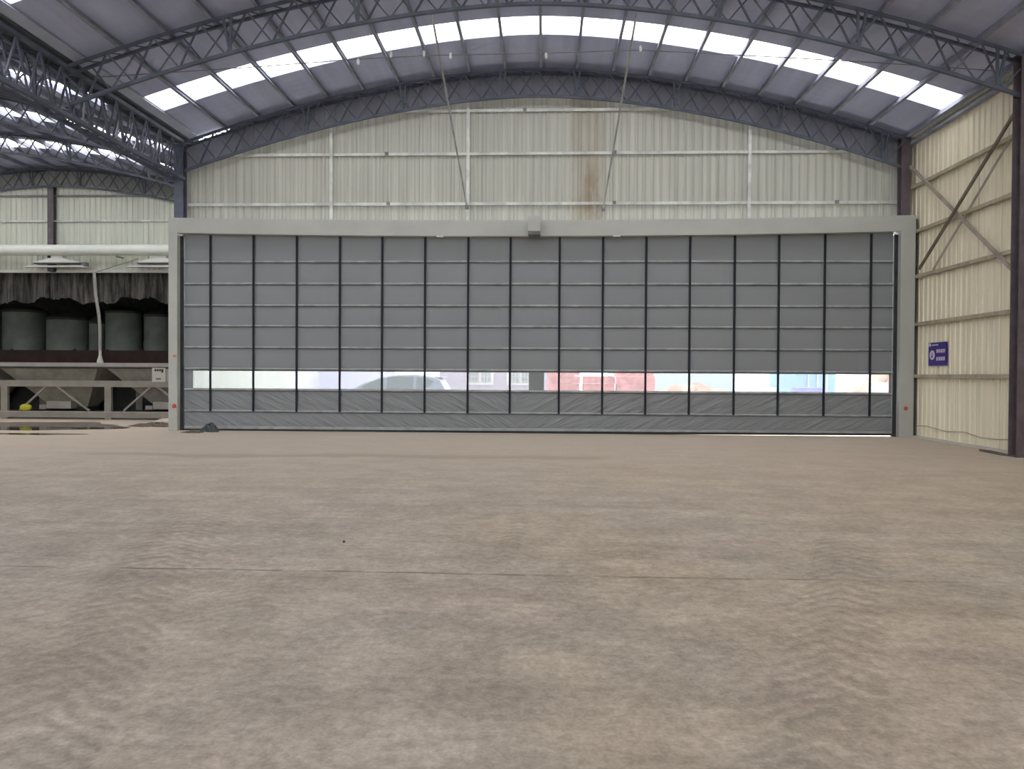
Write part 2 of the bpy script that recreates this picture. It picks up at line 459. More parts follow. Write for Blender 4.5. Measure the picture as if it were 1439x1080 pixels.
# ------------------------------------------------------------------ roofs, with skylight strips
def roof(xa, xb, xc, ybands, ycap, name, label):
    n = 72; xs = [xa+(xb-xa)*i/n for i in range(n+1)]
    mb = MB()
    edges = [Y0]+[e for b in sorted(ybands) for e in b]+[ycap]
    for k in range(0, len(edges), 2):
        y0, y1 = edges[k], edges[k+1]
        vs = []
        for x in xs:
            z = zroof(x, xc)
            vs += [(x, y0, z), (x, y1, z), (x, y1, z+.07), (x, y0, z+.07)]
        fs = [(0, 1, 2, 3), tuple(4*n+k2 for k2 in (3, 2, 1, 0))]
        for i in range(n):
            a = i*4; fs += [(a+j, a+(j+1) % 4, a+4+(j+1) % 4, a+4+j) for j in range(4)]
        mb.add(vs, fs)
    # margins beside the strips at both eaves
    return struct(mb.build(name, M['ceiling'], smooth=True), label, 'ceiling')
B1 = [(18.72, 19.72)]+[(18.3-5.35*k, 19.3-5.35*k) for k in range(1, 7)]
B2 = [(18.8-5.35*k, 19.75-5.35*k) for k in range(7)]+[(23.75, 24.7), (27.84, 28.95)]
roof(XC-HS+.3, XC+HS+.3, XC, B1, YB+.1, 'ceiling', 'curved grey lined roof over the main hall')
roof(-31.3, XV-.32, XC2, B2, YB2+.1, 'ceiling', 'curved roof over the side hall')
def strip(xa, xb, xc, y0, y1, name, label):
    n = 48; vs = []
    for i in range(n+1):
        x = xa+(xb-xa)*i/n; z = zroof(x, xc)+.02
        vs += [(x, y0-.02, z), (x, y1+.02, z), (x, y1+.02, z+.004), (x, y0-.02, z+.004)]
    fs = [(0, 1, 2, 3), tuple(4*n+k for k in (3, 2, 1, 0))]
    for i in range(n):
        a = i*4; fs += [(a+j, a+(j+1) % 4, a+4+(j+1) % 4, a+4+j) for j in range(4)]
    return struct(MB().add(vs, fs).build(name, M['skylight'], smooth=True), label, 'skylight')
wn = 0
for k, (a, b) in enumerate(B1):
    wn += 1; strip(XC-HS+.32, XC+HS+.28, XC, a, b, 'window_%d' % wn, 'bright skylight strip across the main hall roof' if k == 0 else None)
for k, (a, b) in enumerate(B2):
    wn += 1; strip(-31.2, XV-.33, XC2, a, b, 'window_%d' % wn, None)
# lit-through caps that close the roof strips at the left and right eaves
for nm, xa, xb in (('trim_eave', XC-HS+.29, XC-HS+.5), ('trim_eave', XC+HS-.02, XC+HS+.31)):
    mb = MB(); z0, z1 = zroof(xa)-.0, zroof(xb)-.0
    mb.ext([(xa, z0-.012), (xb, z1-.012), (xb, z1+.012), (xa, z0+.012)], 'y', Y0, YB)
    struct(mb.build(nm, M['flash']), 'pale sheet edge along the roof eave', 'trim')

# purlins of the main hall
for k in range(-9, 11):
    x = -.14+1.02*k
    z = zroof(x)
    mb = MB(); t = math.atan((zroof(x+.05)-zroof(x-.05))/.1)
    c, s = math.cos(t), math.sin(t)
    P = lambda u, v: (x+u*c-v*s, z-.012+u*s+v*c)
    mb.ext([P(-.035, 0), P(.035, 0), P(.035, -.02), (P(-.012, -.02)), P(-.012, -.12), P(.035, -.12), P(.035, -.145), P(-.035, -.145)], 'y', 10.5, YB-.02)
    o = mb.build('roof_purlin', M['purlin'])
    if k == 0: lab = 'dark steel roof purlin running along the crown of the main hall roof'
    elif k < 0: lab = 'dark steel purlin under the main roof, %s to the left of the crown' % ORD[-k-1]
    else: lab = 'dark steel purlin under the main roof, %s to the right of the crown' % ORD[k-1]
    tag(o, lab, 'purlin', 'purlins under the main hall roof')
for k in range(-3, 10):
    x = XC2+1.02*k
    z = zroof(x, XC2)
    o = MB().box(x-.035, x+.035, 12.5, YB2-.02, z-.15, z-.012).build('roof_purlin', M['purlin'])
    tag(o, 'dark purlin under the side hall roof, %s from the valley gutter' % ORD[9-k], 'purlin', 'purlins under the side hall roof')

# ------------------------------------------------------------------ arched trusses
def arch_truss(xc, yc, x0, x1, label, name='arched_roof_truss', group='arched lattice trusses', dy=.15, nb=20):
    root = empty(name, (xc, yc, 7.5)); tag(root, label, 'roof truss', group)
    xs = [x0+(x1-x0)*i/60 for i in range(61)]
    for s in (-1, 1):
        MB().path([(x, yc+s*dy, ztop(x, xc)) for x in xs], .06, .06).build('top_chord', M['steel'], root)
    MB().path([(x, yc, zbot(x, xc)) for x in xs], .07, .07).build('bottom_chord', M['steel'], root)
    st = (x1-x0)/nb
    rear, ties = MB(), MB()
    for i in range(nb):
        a, b, c = x0+i*st, x0+(i+.5)*st, x0+(i+1)*st
        for p, q in ((a, b), (c, b)):
            MB().bar((p, yc-dy, ztop(p, xc)), (q, yc, zbot(q, xc)), .034, .034).build('brace', M['steel_brace'], root)
            rear.bar((p+st/2, yc+dy, ztop(p+st/2, xc)), (q+st/2, yc, zbot(q+st/2, xc)), .028, .028) if i < nb-1 else None
        for a2 in (a, (a+c)/2):
            ties.bar((a2, yc-dy, ztop(a2, xc)), (a2+st/4, yc+dy, ztop(a2+st/4, xc)), .022, .022)
    # heavier doubled posts every third bay
    for u in (-6.6, -3.8, -.95, 1.15, 3.95, 6.85, 9.7):
        b = xc+u
        if not x0+.1 < b < x1-.1: continue
        for e in (-.09, .09):
            MB().bar((b+e, yc-dy, ztop(b+e, xc)), (b, yc, zbot(b, xc)), .05, .05).build('post', M['steel'], root)
    tag(rear.build('rear_bracing', M['steel_brace'], root), kind='stuff')
    tag(ties.build('chord_ties', M['steel_brace'], root), kind='stuff')
    return root
arch_truss(XC, YT[0], XC-10.3, XC+10.3, 'nearest arched lattice truss spanning the main hall in front of the skylight strip')
arch_truss(XC, YT[1], XC-10.3, XC+10.3, 'arched lattice truss against the pale wall above the stacking door')
LL = {16.25: 'side hall arched truss joining the valley truss, nearest the viewer',
      21.6: 'side hall arched truss meeting the dark column at the left end of the door',
      26.4: 'side hall arched truss between its two far skylight strips',
      31.45: 'farthest arched truss of the side hall, against its back wall'}
for y in YT2: arch_truss(XC2, y, XC2-7.5, XC2+10.1, LL[y], nb=17)

# ------------------------------------------------------------------ valley truss (jack truss) and gutter
def valley(y0, y1, label):
    root = empty('valley_truss', (XV, (y0+y1)/2, 7.2)); tag(root, label, 'roof truss')
    for s in (-1, 1):
        MB().bar((XV+s*.16, y0, 8.32), (XV+s*.16, y1, 8.32), .09, .09).build('top_chord', M['steel'], root)
        MB().bar((XV+s*.16, y0, 7.28), (XV+s*.16, y1, 7.28), .09, .09).build('bottom_chord', M['steel'], root)
    n = int((y1-y0)/.67); st = (y1-y0)/n
    for i in range(n):
        a, b, c = y0+i*st, y0+(i+.5)*st, y0+(i+1)*st
        for s in (-1, 1):
            for p, q in ((a, b), (c, b)):
                MB().bar((XV+s*.16, p, 8.3), (XV+s*.16, q, 7.3), .035, .035).build('brace', M['steel_brace'], root)
    lc = MB()
    for i in range(n):
        a, b = y0+i*st, y0+(i+.5)*st
        for z in (8.32, 7.28): lc.bar((XV-.16, a, z), (XV+.16, b, z), .025, .025).bar((XV+.16, b, z), (XV-.16, a+st, z), .025, .025)
    tag(lc.build('lacing', M['steel_brace'], root), kind='stuff')
    return root
valley(9.0, 21.5, 'straight lattice truss along the valley left of the main roof')
g = MB().ext([(XV-.27, 8.42), (XV+.27, 8.42), (XV+.30, 8.72), (XV+.27, 8.72), (XV+.24, 8.46), (XV-.24, 8.46), (XV-.27, 8.72), (XV-.30, 8.72)], 'y', Y0, YB-.02)
tag(g.build('valley_gutter', M['gutter']), 'dark steel gutter above the valley truss between the two roofs', 'gutter')
g = MB().ext([(XV+.31, 8.44), (XV+.50, 8.55), (XV+.50, 8.57), (XV+.31, 8.46)], 'y', Y0, YB-.03)
tag(g.build('valley_flashing', M['flash']), 'pale flashing strip beside the gutter at the left edge of main roof', 'flashing')
# kinked bracket struts hung from the valley truss
for y in (17.9, 19.3):
    root = MB().path([(XV-.3, y-.35, 8.2), (XV-.3, y-.45, 7.65), (XV-.25, y+.1, 7.32), (XV-.25, y+.5, 7.95)], .035).build('angle_bracket', M['rod_pale'])
    tag(root, 'pale kinked angle iron hooked on the valley truss, %s' % ('nearer one' if y < 18 else 'farther one'), 'bracket', 'angle irons on the valley truss')

# ------------------------------------------------------------------ columns
def h_column(name, x, y, z1, wx, wy, label, mat, z0=0.0):
    root = empty(name, (x, y, z0)); tag(root, label, 'column', kind='thing')
    t = .02
    mb = MB().box(x-wx/2, x+wx/2, y-wy/2, y-wy/2+t, z0, z1).box(x-wx/2, x+wx/2, y+wy/2-t, y+wy/2, z0, z1).box(x-t/2, x+t/2, y-wy/2+t, y+wy/2-t, z0, z1)
    mb.build('shaft', mat, root)
    MB().box(x-wx/2-.03, x+wx/2+.03, y-wy/2-.03, y+wy/2+.03, z1, z1+.03).build('cap_plate', mat, root)
    if z0 == 0: MB().box(x-wx/2-.04, x+wx/2+.03, y-wy/2-.04, y+wy/2+.04, 0, .025).build('base_plate', mat, root)
    return root
h_column('steel_column', XV, 21.62, 8.25, .27, .24, 'dark slate steel column rising above the left end of door frame', M['steel'])
h_column('steel_column', 10.03, 21.62, 8.3, .25, .24, 'dark steel column in the far right corner above the door frame', M['column'])
h_column('steel_column', 9.98, 16.25, 8.35, .30, .30, 'dark steel column at the right edge, nearest to the viewer', M['column'])
h_column('steel_column', XC2-.1, 31.44, 9.5, .26, .2, 'dark post on the far wall of the side hall above white pipe', M['column'], 5.95)

# ------------------------------------------------------------------ posts and girts on the walls
PX = [(-6.23, 'leftmost'), (-2.23, 'second from the left, left of the crown'), (5.8, 'right of the crown')]
for x, s in PX:
    o = MB().box(x-.045, x+.045, YB-.14, YB-.03, 5.9, zbot(x)+.1).build('wall_post', M['galv'])
    tag(o, 'thin galvanised wall post above the stacking door, %s' % s, 'wall post', 'posts on the wall above the door')
def hgirt(y, z, x0, x1, label, mat, h=.075, name='wall_girt', group=None):
    mb = MB().box(x0, x1, y-.09, y-.03, z-h/2, z+h/2-.012).box(x0, x1, y-.1, y-.02, z+h/2-.012, z+h/2)
    root = mb.build(name, mat); return tag(root, label, 'girt', group)
for z, s in ((6.6, 'lowest, just above the door frame'), (8.04, 'middle row'), (9.28, 'topmost, under the crown')):
    # extent of the wall at that height
    xs = [XV+.1+i*.05 for i in range(420) if XV+.1+i*.05 < 10.2]
    ok = [x for x in xs if zbot(x) > z-.06]
    hgirt(YB, z, min(ok), max(ok), 'galvanised girt across the wall above the door, %s' % s, M['galv'], group='girts above the door')
for z, x0 in ((8.13, -24.5), (9.2, -24.0)):
    ok = [x for x in (-24.5+i*.05 for i in range(280)) if zbot(x, XC2) > z-.06 and x < XV-.1]
    hgirt(YB2, z, min(ok), max(ok), 'girt on the far side hall wall, %s' % ('lower white one' if z < 9 else 'upper thin one'), M['galv'] if z < 9 else M['rod'], .07)
# overlap cleats
for x, z in ((-4.6, 8.04), (-4.55, 6.6), (1.98, 8.04), (1.98, 6.6), (-.6, 9.28), (8.25, 8.1), (8.25, 6.6)):
    o = MB().box(x-.05, x+.05, YB-.15, YB-.1, z-.04, z+.05).build('girt_cleat', M['rod'])
    tag(o, 'small dark cleat on the %s girt, %s' % ({9.28: 'top', 8.04: 'middle', 8.1: 'middle', 6.6: 'lowest'}[z], 'left of the motor box' if x < -4 else ('near the crown' if x < 0 else ('beside the right diagonal rod' if x < 3 else 'towards the right end'))), 'cleat', 'cleats on the wall girts')
for z, s in ((6.92, 'topmost'), (5.66, 'second from the top, through the crossing of braces'), (4.42, 'third from the top'), (3.11, 'above the blue sign'), (1.69, 'lowest, below the blue sign')):
    h = .08
    mb = MB().box(10.16, 10.27, 10.5, 21.85, z+h/2-.012, z+h/2).box(10.16, 10.175, 10.5, 21.85, z-h/2, z+h/2-.012).box(10.16, 10.24, 10.5, 21.85, z-h/2-.01, z-h/2)
    tag(mb.build('wall_girt', M['girt_side']), 'dull cream girt along the right wall, %s' % s, 'girt', 'girts on the right wall')
o = MB().box(10.12, 10.26, 10.5, 21.8, 8.30, 8.36).build('eave_beam', M['white_paint']); tag(o, 'eave beam whitened for the line of daylight along the top of the right wall', 'beam', kind='thing')  # beam coloured white to stand in for daylight through the eave gap
o = MB().box(10.14, 10.27, 10.5, 21.8, 8.12, 8.19).build('eave_beam', M['purlin']); tag(o, 'dark rail just below the pale eave beam on right wall', 'beam', kind='thing')

# cross braces on the right wall
tag(MB().bar((10.03, 16.6, 7.36), (10.05, 20.75, 4.56), .05, .07).build('cross_brace', M['brace_dark']), 'dark brace rising towards the near column on the right wall', 'brace')
tag(MB().bar((10.17, 16.6, 7.2), (10.17, 20.25, 4.48), .03, .05).build('cross_brace', M['brace_light']), 'thin pale bar for the shadow line beneath the dark brace on right wall', 'brace')  # thin bar shaped as the shadow line of the dark brace
tag(MB().bar((10.13, 21.47, 7.5), (10.13, 16.7, 3.9), .05, .085).build('cross_brace', M['brace_light']), 'pale flat brace falling from the corner column on right wall', 'brace')
# hanging diagonal rods
def rod(p, q, label):
    root = empty('diagonal_rod', q); tag(root, label, 'rod', 'diagonal rods above the door')
    MB().bar(p, q, .05, n=8).build('rod', M['rod_pale'], root)
    MB().box(q[0]-.05, q[0]+.05, q[1]-.04, q[1]+.04, q[2]-.08, q[2]+.04).build('end_bracket', M['rod'], root)
rod((-2.47, 16.3, 9.42), (-2.25, 21.72, 6.5), 'long diagonal rod from the near truss to left wall post')
rod((1.92, 16.3, 9.36), (1.66, 21.72, 6.42), 'long diagonal rod from the near truss, beside the brown stain')
# sagging cable with clips
cp = [(-10.2, 8.44), (-6.6, 8.63), (-4.25, 8.78), (-2.7, 8.84), (0, 8.86), (2.1, 8.9), (5.1, 8.71), (7.3, 8.56), (9.9, 8.35)]
root = empty('cable', (0, 17, 8.5)); tag(root, 'thin overhead cable strung across the hall below the skylight strip', 'cable')
MB().path([(x, 17, z) for x, z in cp], .022, n=6).build('wire', M['rod'], root)
for x, z, u in ((-4.25, 8.78, -.1), (-3.5, 8.81, .1), (-2.75, 8.85, .06), (-2.15, 8.86, -.05), (0, 8.85, -.08), (2.1, 8.9, .06)):
    MB().lathe((x, 17, z+u*.6), [(.012, -.07), (.03, -.04), (.03, .04), (.012, .07)], 8).build('clip', M['lamp'], root, smooth=True)
# floor-level cable on the right wall
o = MB().path([(10.22, 21.3, .32), (10.22, 20.6, .35), (10.22, 19.6, .28), (10.22, 18.8, .33), (10.22, 18.1, .25), (10.22, 17.5, .26), (10.22, 16.9, .30)], .024, n=8).build('wall_cable', M['girt_side'], smooth=True)
tag(o, 'drooping cable along the foot of the right wall', 'cable')
struct(MB().box(10.16, 10.3, 16.3, 21.2, 0, .05).build('baseboard_right', M['box_white']), 'pale mortar strip at the foot of the right wall', 'trim')

# ------------------------------------------------------------------ the stacking door
DX0, DX1, DY = -10.5, 9.75, 21.44
door = struct(empty('door_1', (-.3, 21.4, 0)), 'huge grey fabric stacking door with black straps in a pale steel frame', 'door')
def sag(x): return .115*(1-((x-(-.35))/10.2)**2)
MB().box(-10.76, DX0, 21.18, 21.5, 0, 6.02).build('frame_leg', M['frame'], door, bevel=.01)
MB().box(DX1+.02, 10.16, 21.18, 21.5, 0, 6.02).build('frame_leg', M['frame'], door, bevel=.01)
n = 40; vs = []
for i in range(n+1):
    x = -10.76+(20.92)*i/n; s = sag(x)
    vs += [(x, 21.175, 5.66-s), (x, 21.175, 6.09-s*.9), (x, 21.5, 6.09-s*.9), (x, 21.5, 5.66-s)]
fs = [(0, 1, 2, 3), tuple(4*n+k for k in (3, 2, 1, 0))]
for i in range(n):
    a = i*4; fs += [(a+j, a+(j+1) % 4, a+4+(j+1) % 4, a+4+j) for j in range(4)]
MB().add(vs, fs).build('frame_header', M['frame'], door, smooth=True)
MB().box(-.47, -.12, 20.62, 21.17, 5.58, 5.99).build('motor_box', M['frame'], door, bevel=.008)
MB().box(-.46, -.13, 20.66, 21.16, 5.50, 5.58).build('motor_underside', M['rod'], door)  # darker slab forming the underside of the motor box
for x0, x1 in ((DX0, DX0+.09), (DX1-.07, DX1+.02)):
    MB().box(x0, x1, 21.36, 21.5, 0, 5.6).build('guide_rail', M['dark_gap'], door)
Z = [.575, 1.19, 1.79, 2.41, 3.03, 3.62, 4.24, 4.87]
XL, XR = DX0+.10, DX1-.08
WIN = [(-10.16, -.43), (.0, 9.6)]
def fab(z0, z1, mat, spans=((XL, XR),), bulge=.012):
    mb = MB()
    for a, b in spans:
        nx = max(2, int((b-a)/.3)); nz = 6
        rows = []
        for k in range(2):
            for j in range(nz+1):
                t = j/nz
                for i in range(nx+1):
                    x = a+(b-a)*i/nx
                    yy = DY - bulge*math.sin(PI*t)*(1+.5*math.sin(x*5.0)) + k*.012
                    rows.append((x, yy, z0+(z1-z0)*t))
        W = nx+1; o2 = W*(nz+1); fs = []
        for j in range(nz):
            for i in range(nx):
                q = (j*W+i, j*W+i+1, (j+1)*W+i+1, (j+1)*W+i)
                fs.append(q); fs.append(tuple(o2+t for t in reversed(q)))
        for i in range(nx):
            fs.append((i+1, i, o2+i, o2+i+1)); fs.append((nz*W+i, nz*W+i+1, o2+nz*W+i+1, o2+nz*W+i))
        for j in range(nz):
            fs.append((j*W, (j+1)*W, o2+(j+1)*W, o2+j*W)); fs.append(((j+1)*W+nx, j*W+nx, o2+j*W+nx, o2+(j+1)*W+nx))
        mb.add(rows, fs)
    return mb.build('curtain_section', mat, door, smooth=True)
fab(4.87, 5.66, M['fabric'])
for i in range(6, 1, -1): fab(Z[i], Z[i+1], M['fabric'])
# window row: fabric surround and two clear panes
WZ0, WZ1 = 1.225, 1.725
fab(Z[1], WZ0, M['fabric'], bulge=0); fab(WZ1, Z[2], M['fabric'], bulge=0)
mb = MB()
for a, b in ((XL, WIN[0][0]), (WIN[0][1], WIN[1][0]), (WIN[1][1], XR)): mb.box(a, b, DY, DY+.012, WZ0, WZ1)
mb.build('curtain_section', M['fabric'], door)
for a, b in WIN: MB().box(a, b, DY+.002, DY+.008, WZ0, WZ1).build('window_pane', M['film'], door)
fab(Z[0], Z[1], M['fabric_low']); fab(.12, Z[0], M['fabric_low'])
for z in Z:
    MB().path([(XL, DY-.022, z), (XR, DY-.022, z)], .05, .055, n=10).build('wind_rib', M['rib_alu'], door, smooth=True)
    MB().box(XL, XR, DY-.03, DY-.002, z-.052, z-.026).build('dark_line', M['dark_line'], door)  # dark strip that paints the shade below each wind rib
mb = MB()
mb.add([(XL, DY-.04, .05), (XL, DY+.03, .05), (XL, DY+.03, .13), (XL, DY-.04, .13), (XR, DY-.04, .085), (XR, DY+.03, .085), (XR, DY+.03, .14), (XR, DY-.04, .14)],
       [(0, 1, 2, 3), (7, 6, 5, 4), (0, 4, 5, 1), (1, 5, 6, 2), (2, 6, 7, 3), (3, 7, 4, 0)])
mb.build('bottom_bar', M['rib_alu'], door)
mb = MB()
mb.add([(XL, DY-.02, .0), (XL, DY+.02, .0), (XL, DY+.02, .05), (XL, DY-.02, .05), (3, DY-.02, .0), (3, DY+.02, .0), (3, DY+.02, .07), (3, DY-.02, .07), (XR, DY-.02, .028), (XR, DY+.02, .028), (XR, DY+.02, .085), (XR, DY-.02, .085)],
       [(0, 1, 2, 3), (11, 10, 9, 8)]+[(a+j, a+4+j, a+4+(j+1) % 4, a+(j+1) % 4) for a in (0, 4) for j in range(4)])
mb.build('bottom_seal', M['dark_gap'], door)
for x in (-9.62, -8.36, -7.1, -5.85, -4.63, -3.4, -2.17, -.97, .42, 1.64, 2.85, 4.07, 5.31, 6.53, 7.79, 9.05):
    MB().box(x-.03, x+.03, DY-.075, DY-.055, .56, 5.62).build('strap', M['strap'], door)
# red buttons and faded print on the legs
MB().lathe((-10.58, 21.17, .71), [(.06, .0), (.06, -.02), (.035, -.05)], 16, 'y').build('red_button', M['red'], door, smooth=True)
MB().lathe((9.94, 21.17, .80), [(.055, .0), (.055, -.02), (.035, -.05)], 16, 'y').build('red_button', M['red'], door, smooth=True)
MB().box(-10.62, -10.52, 21.165, 21.18, 2.11, 2.17).build('warning_sticker', M['pinkred'], door)
MB().box(-3.05, -2.85, 21.16, 21.2, 5.52, 5.56).build('sensor', M['white_metal'], door)
MB().box(1.9, 2.1, 21.16, 21.2, 5.52, 5.56).build('sensor', M['white_metal'], door)
# dark strip in place of the shadow between frame and right wall
struct(MB().box(10.165, 10.2, 21.2, 21.5, 0, 6.0).build('trim_shadow', M['dark_gap']))

# ------------------------------------------------------------------ blue sign on the right wall
sg = empty('wall_sign', (10.25, 20.22, 1.97)); tag(sg, 'blue safety sign with white disc and two lines of characters on cream wall', 'sign')
ya, yb, za, zb = 20.57, 19.68, 1.96, 2.57
MB().box(10.235, 10.262, yb, ya, za, zb).build('board', M['sign_blue'], sg)
MB().lathe((10.234, 20.37, 2.24), [(.125, .0), (.125, -.006)], 28, 'x').build('disc', M['sign_white'], sg)
MB().ext([(20.40, 2.17), (20.34, 2.17), (20.34, 2.31), (20.36, 2.31), (20.36, 2.23), (20.40, 2.23)], 'x', 10.222, 10.227).build('pictogram', M['sign_blue'], sg)
MB().lathe((10.234, 20.49, 2.51), [(.05, .0), (.05, -.006)], 16, 'x').build('emblem', M['sign_white'], sg)
mb = MB()
for k in range(6): mb.box(10.229, 10.234, 20.39-k*.055-.035, 20.39-k*.055, 2.485, 2.52)
mb.build('small_lettering', M['sign_white'], sg)
def glyph(mb, yl, z, s, seed):
    """one small brushed character of crossing strokes"""
    r = random.Random(seed); t = s*.11
    def hb(a, b, zz): mb.box(10.229, 10.234, yl-b*s, yl-a*s, z+zz*s-t/2, z+zz*s+t/2)
    def vb(a, z0, z1): mb.box(10.228, 10.234, yl-a*s-t/2, yl-a*s+t/2, z+z0*s, z+z1*s)
    for zz in (.08, .36, .64, .92): hb(r.uniform(0, .2), r.uniform(.8, 1), zz)
    vb(r.uniform(.1, .3), 0, .95); vb(r.uniform(.45, .55), .05, 1); vb(r.uniform(.75, .92), .1, .9)
mb = MB()
for row, z in enumerate((2.29, 2.09)):
    for k in range(4): glyph(mb, 20.17-k*.113, z, .098, row*4+k)
mb.build('lettering', M['sign_white'], sg)

# ------------------------------------------------------------------ side hall: pipe, lamps, hose
root = empty('white_pipe', (-19, 31.0, 6.56)); tag(root, 'thick white pipe running across the far wall of the side hall', 'pipe')
MB().path([(-29, 31.0, 6.80), (XV-.2, 31.0, 6.80)], .45, .45, n=24).build('pipe', M['white_paint'], root, smooth=True)
MB().lathe((-23.1, 31.0, 6.80), [(.245, -.05), (.245, .05)], 24, 'x').build('coupling', M['white_paint'], root, smooth=True)
for x in (-27, -24.6, -18.0, -14.0, -11.6): MB().box(x-.03, x+.03, 31.05, 31.56, 6.52, 6.575).build('bracket', M['rod'], root)
def ceiling_lamp(x, label):
    root = empty('strip_light', (x, 31.15, 6.15)); tag(root, label, 'lamp', 'wide white lamps under the pipe')
    MB().box(x-.25, x+.25, 31.0, 31.3, 6.44, 6.58).build('hanger_box', M['white_metal'], root)
    MB().ext([(x-1.05, 6.28), (x+1.05, 6.28), (x+.3, 6.46), (x-.3, 6.46)], 'y', 30.95, 31.35).build('hood', M['white_metal'], root)
    MB().box(x-1.0, x+1.0, 31.0, 31.3, 6.24, 6.28).build('tube_tray', M['rod'], root)
    MB().ext([(x-1.55, 6.1), (x+1.15, 6.1), (x+1.1, 6.17), (x-1.2, 6.17)], 'y', 31.05, 31.3).build('lower_ledge', M['white_metal'], root)
    MB().box(x+1.0, x+1.2, 31.05, 31.3, 6.17, 6.3).build('end_box', M['rod'], root)
ceiling_lamp(-20.55, 'wide white hooded lamp under the pipe, above the hanging hose')
ceiling_lamp(-16.1, 'wide white hooded lamp under the pipe, partly hidden by the door frame')
# tattered sheet along the top of the opening
mb = MB(); r = random.Random(3)
x = OP0; i = 0; vs = []; fs = []
cols = []
while x < OP1:
    cols.append((x, 31.95+.09*math.sin(x*9)+r.uniform(-.04, .04), 4.78+.12*math.sin(x*1.7)+.08*math.sin(x*5.1)+r.uniform(-.05, .05))); x += .085
for k in range(len(cols)-1):
    (xa, yaa, z0), (xb, ybb, z1) = cols[k], cols[k+1]
    o = len(vs)
    vs += [(xa, yaa, z0), (xb, ybb, z1), (xb, ybb, 6.0), (xa, yaa, 6.0), (xa, yaa+.01, z0), (xb, ybb+.01, z1), (xb, ybb+.01, 6.0), (xa, yaa+.01, 6.0)]
    fs += [(o, o+1, o+2, o+3), (o+7, o+6, o+5, o+4), (o, o+4, o+5, o+1), (o+2, o+6, o+7, o+3)]
tag(MB().add(vs, fs).build('torn_sheet', M['tarp']), 'grimy torn fringe hanging along the top of the dark opening', 'torn sheet', kind='stuff')
hose = empty('hanging_hose', (-16.8, 27.84, 2.05)); tag(hose, 'pale hose hanging in front of the dark opening into the hopper', 'hose')
MB().path([(-17.0, 27.84, 5.42), (-16.97, 27.84, 4.9), (-16.94, 27.84, 4.58), (-16.88, 27.84, 4.2), (-16.82, 27.84, 3.85), (-16.78, 27.84, 3.37), (-16.78, 27.84, 2.9), (-16.78, 27.84, 2.45)], .11, n=10).build('tube', M['machine_rail'], hose, smooth=True)
MB().lathe((-16.77, 27.84, 2.0), [(.12, 0), (.11, .1), (.05, .32), (.05, .5)], 12).build('nozzle', M['box_white'], hose, smooth=True)
MB().bar((-17.0, 27.84, 5.42), (-17.1, 31.1, 6.45), .03, n=6).build('stay', M['rod'], hose)

# tanks in the dark store
TK = [(-24.65, .94, 4.45), (-22.55, .92, 4.1), (-21.15, .36, 3.95), (-19.85, .80, 4.43), (-18.2, .62, 4.27), (-16.6, .8, 4.3)]
TL = ['leftmost, at the edge of the photo', 'second from the left, wide and lower', 'narrow one left of the hanging hose', 'wide one right of the hanging hose', 'next to the door frame, small', 'mostly hidden behind door frame']
for (x, r_, h), s in zip(TK, TL):
    root = empty('storage_tank', (x, 34.9, 0)); tag(root, 'dim grey upright tank in the dark store, %s' % s, 'tank', 'tanks in the dark store')
    MB().lathe((x, 34.9, 0), [(r_, .0), (r_, h)], 32).build('shell', M['tank'], root, smooth=True)
    MB().lathe((x, 34.9, h), [(r_*1.03, 0), (r_*1.03, .1), (r_*.6, .28), (.12, .34)], 32).build('lid', M['tank_dark'], root, smooth=True)

# ------------------------------------------------------------------ batching hopper machine
mc = empty('batching_hopper', (-17, 26.8, 0)); tag(mc, 'long grey aggregate hopper machine on a braced frame in side hall', 'machine')
YF = 26.0; XA, XB = -23.2, -11.5
MB().box(XA, XB, YF-.04, YF+.06, 1.86, 2.0).build('top_rail', M['machine_rail'], mc)
MB().box(XA, XB, YF-.03, YF+.05, 1.80, 1.86).build('rail_lip', M['tank_dark'], mc)
MB().box(XA, XB, YF-.06, YF+.08, 1.15, 1.37).build('middle_rail', M['machine'], mc)
MB().box(XA, XB, YF-.06, YF+.08, .06, .27).build('bottom_rail', M['machine'], mc)
MB().box(XA, XB, YF-.065, YF+.0, .25, .285).build('bottom_lip', M['machine_rail'], mc)
for x in (-22.9, -19.13, -15.36, -12.3):
    MB().box(x-.12, x+.12, YF-.05, YF+.07, 0, 1.2).build('post', M['machine'], mc)
    MB().box(x-.12, x+.12, 28.0, 28.15, 0, 2.0).build('post', M['machine'], mc)
for x in (-22.9, -19.13, -15.36):
    MB().bar((x+.55, YF-.02, .30), (x+1.55, YF-.02, 1.18), .06, .06).build('diagonal', M['machine'], mc)
    if x < -15.5: MB().bar((x+1.9, YF-.02, 1.18), (x+3.1, YF-.02, .30), .06, .06).build('diagonal', M['machine'], mc)
    else: MB().bar((x+1.75, YF-.02, 1.18), (x+2.95, YF-.02, .30), .06, .06).build('diagonal', M['machine'], mc)
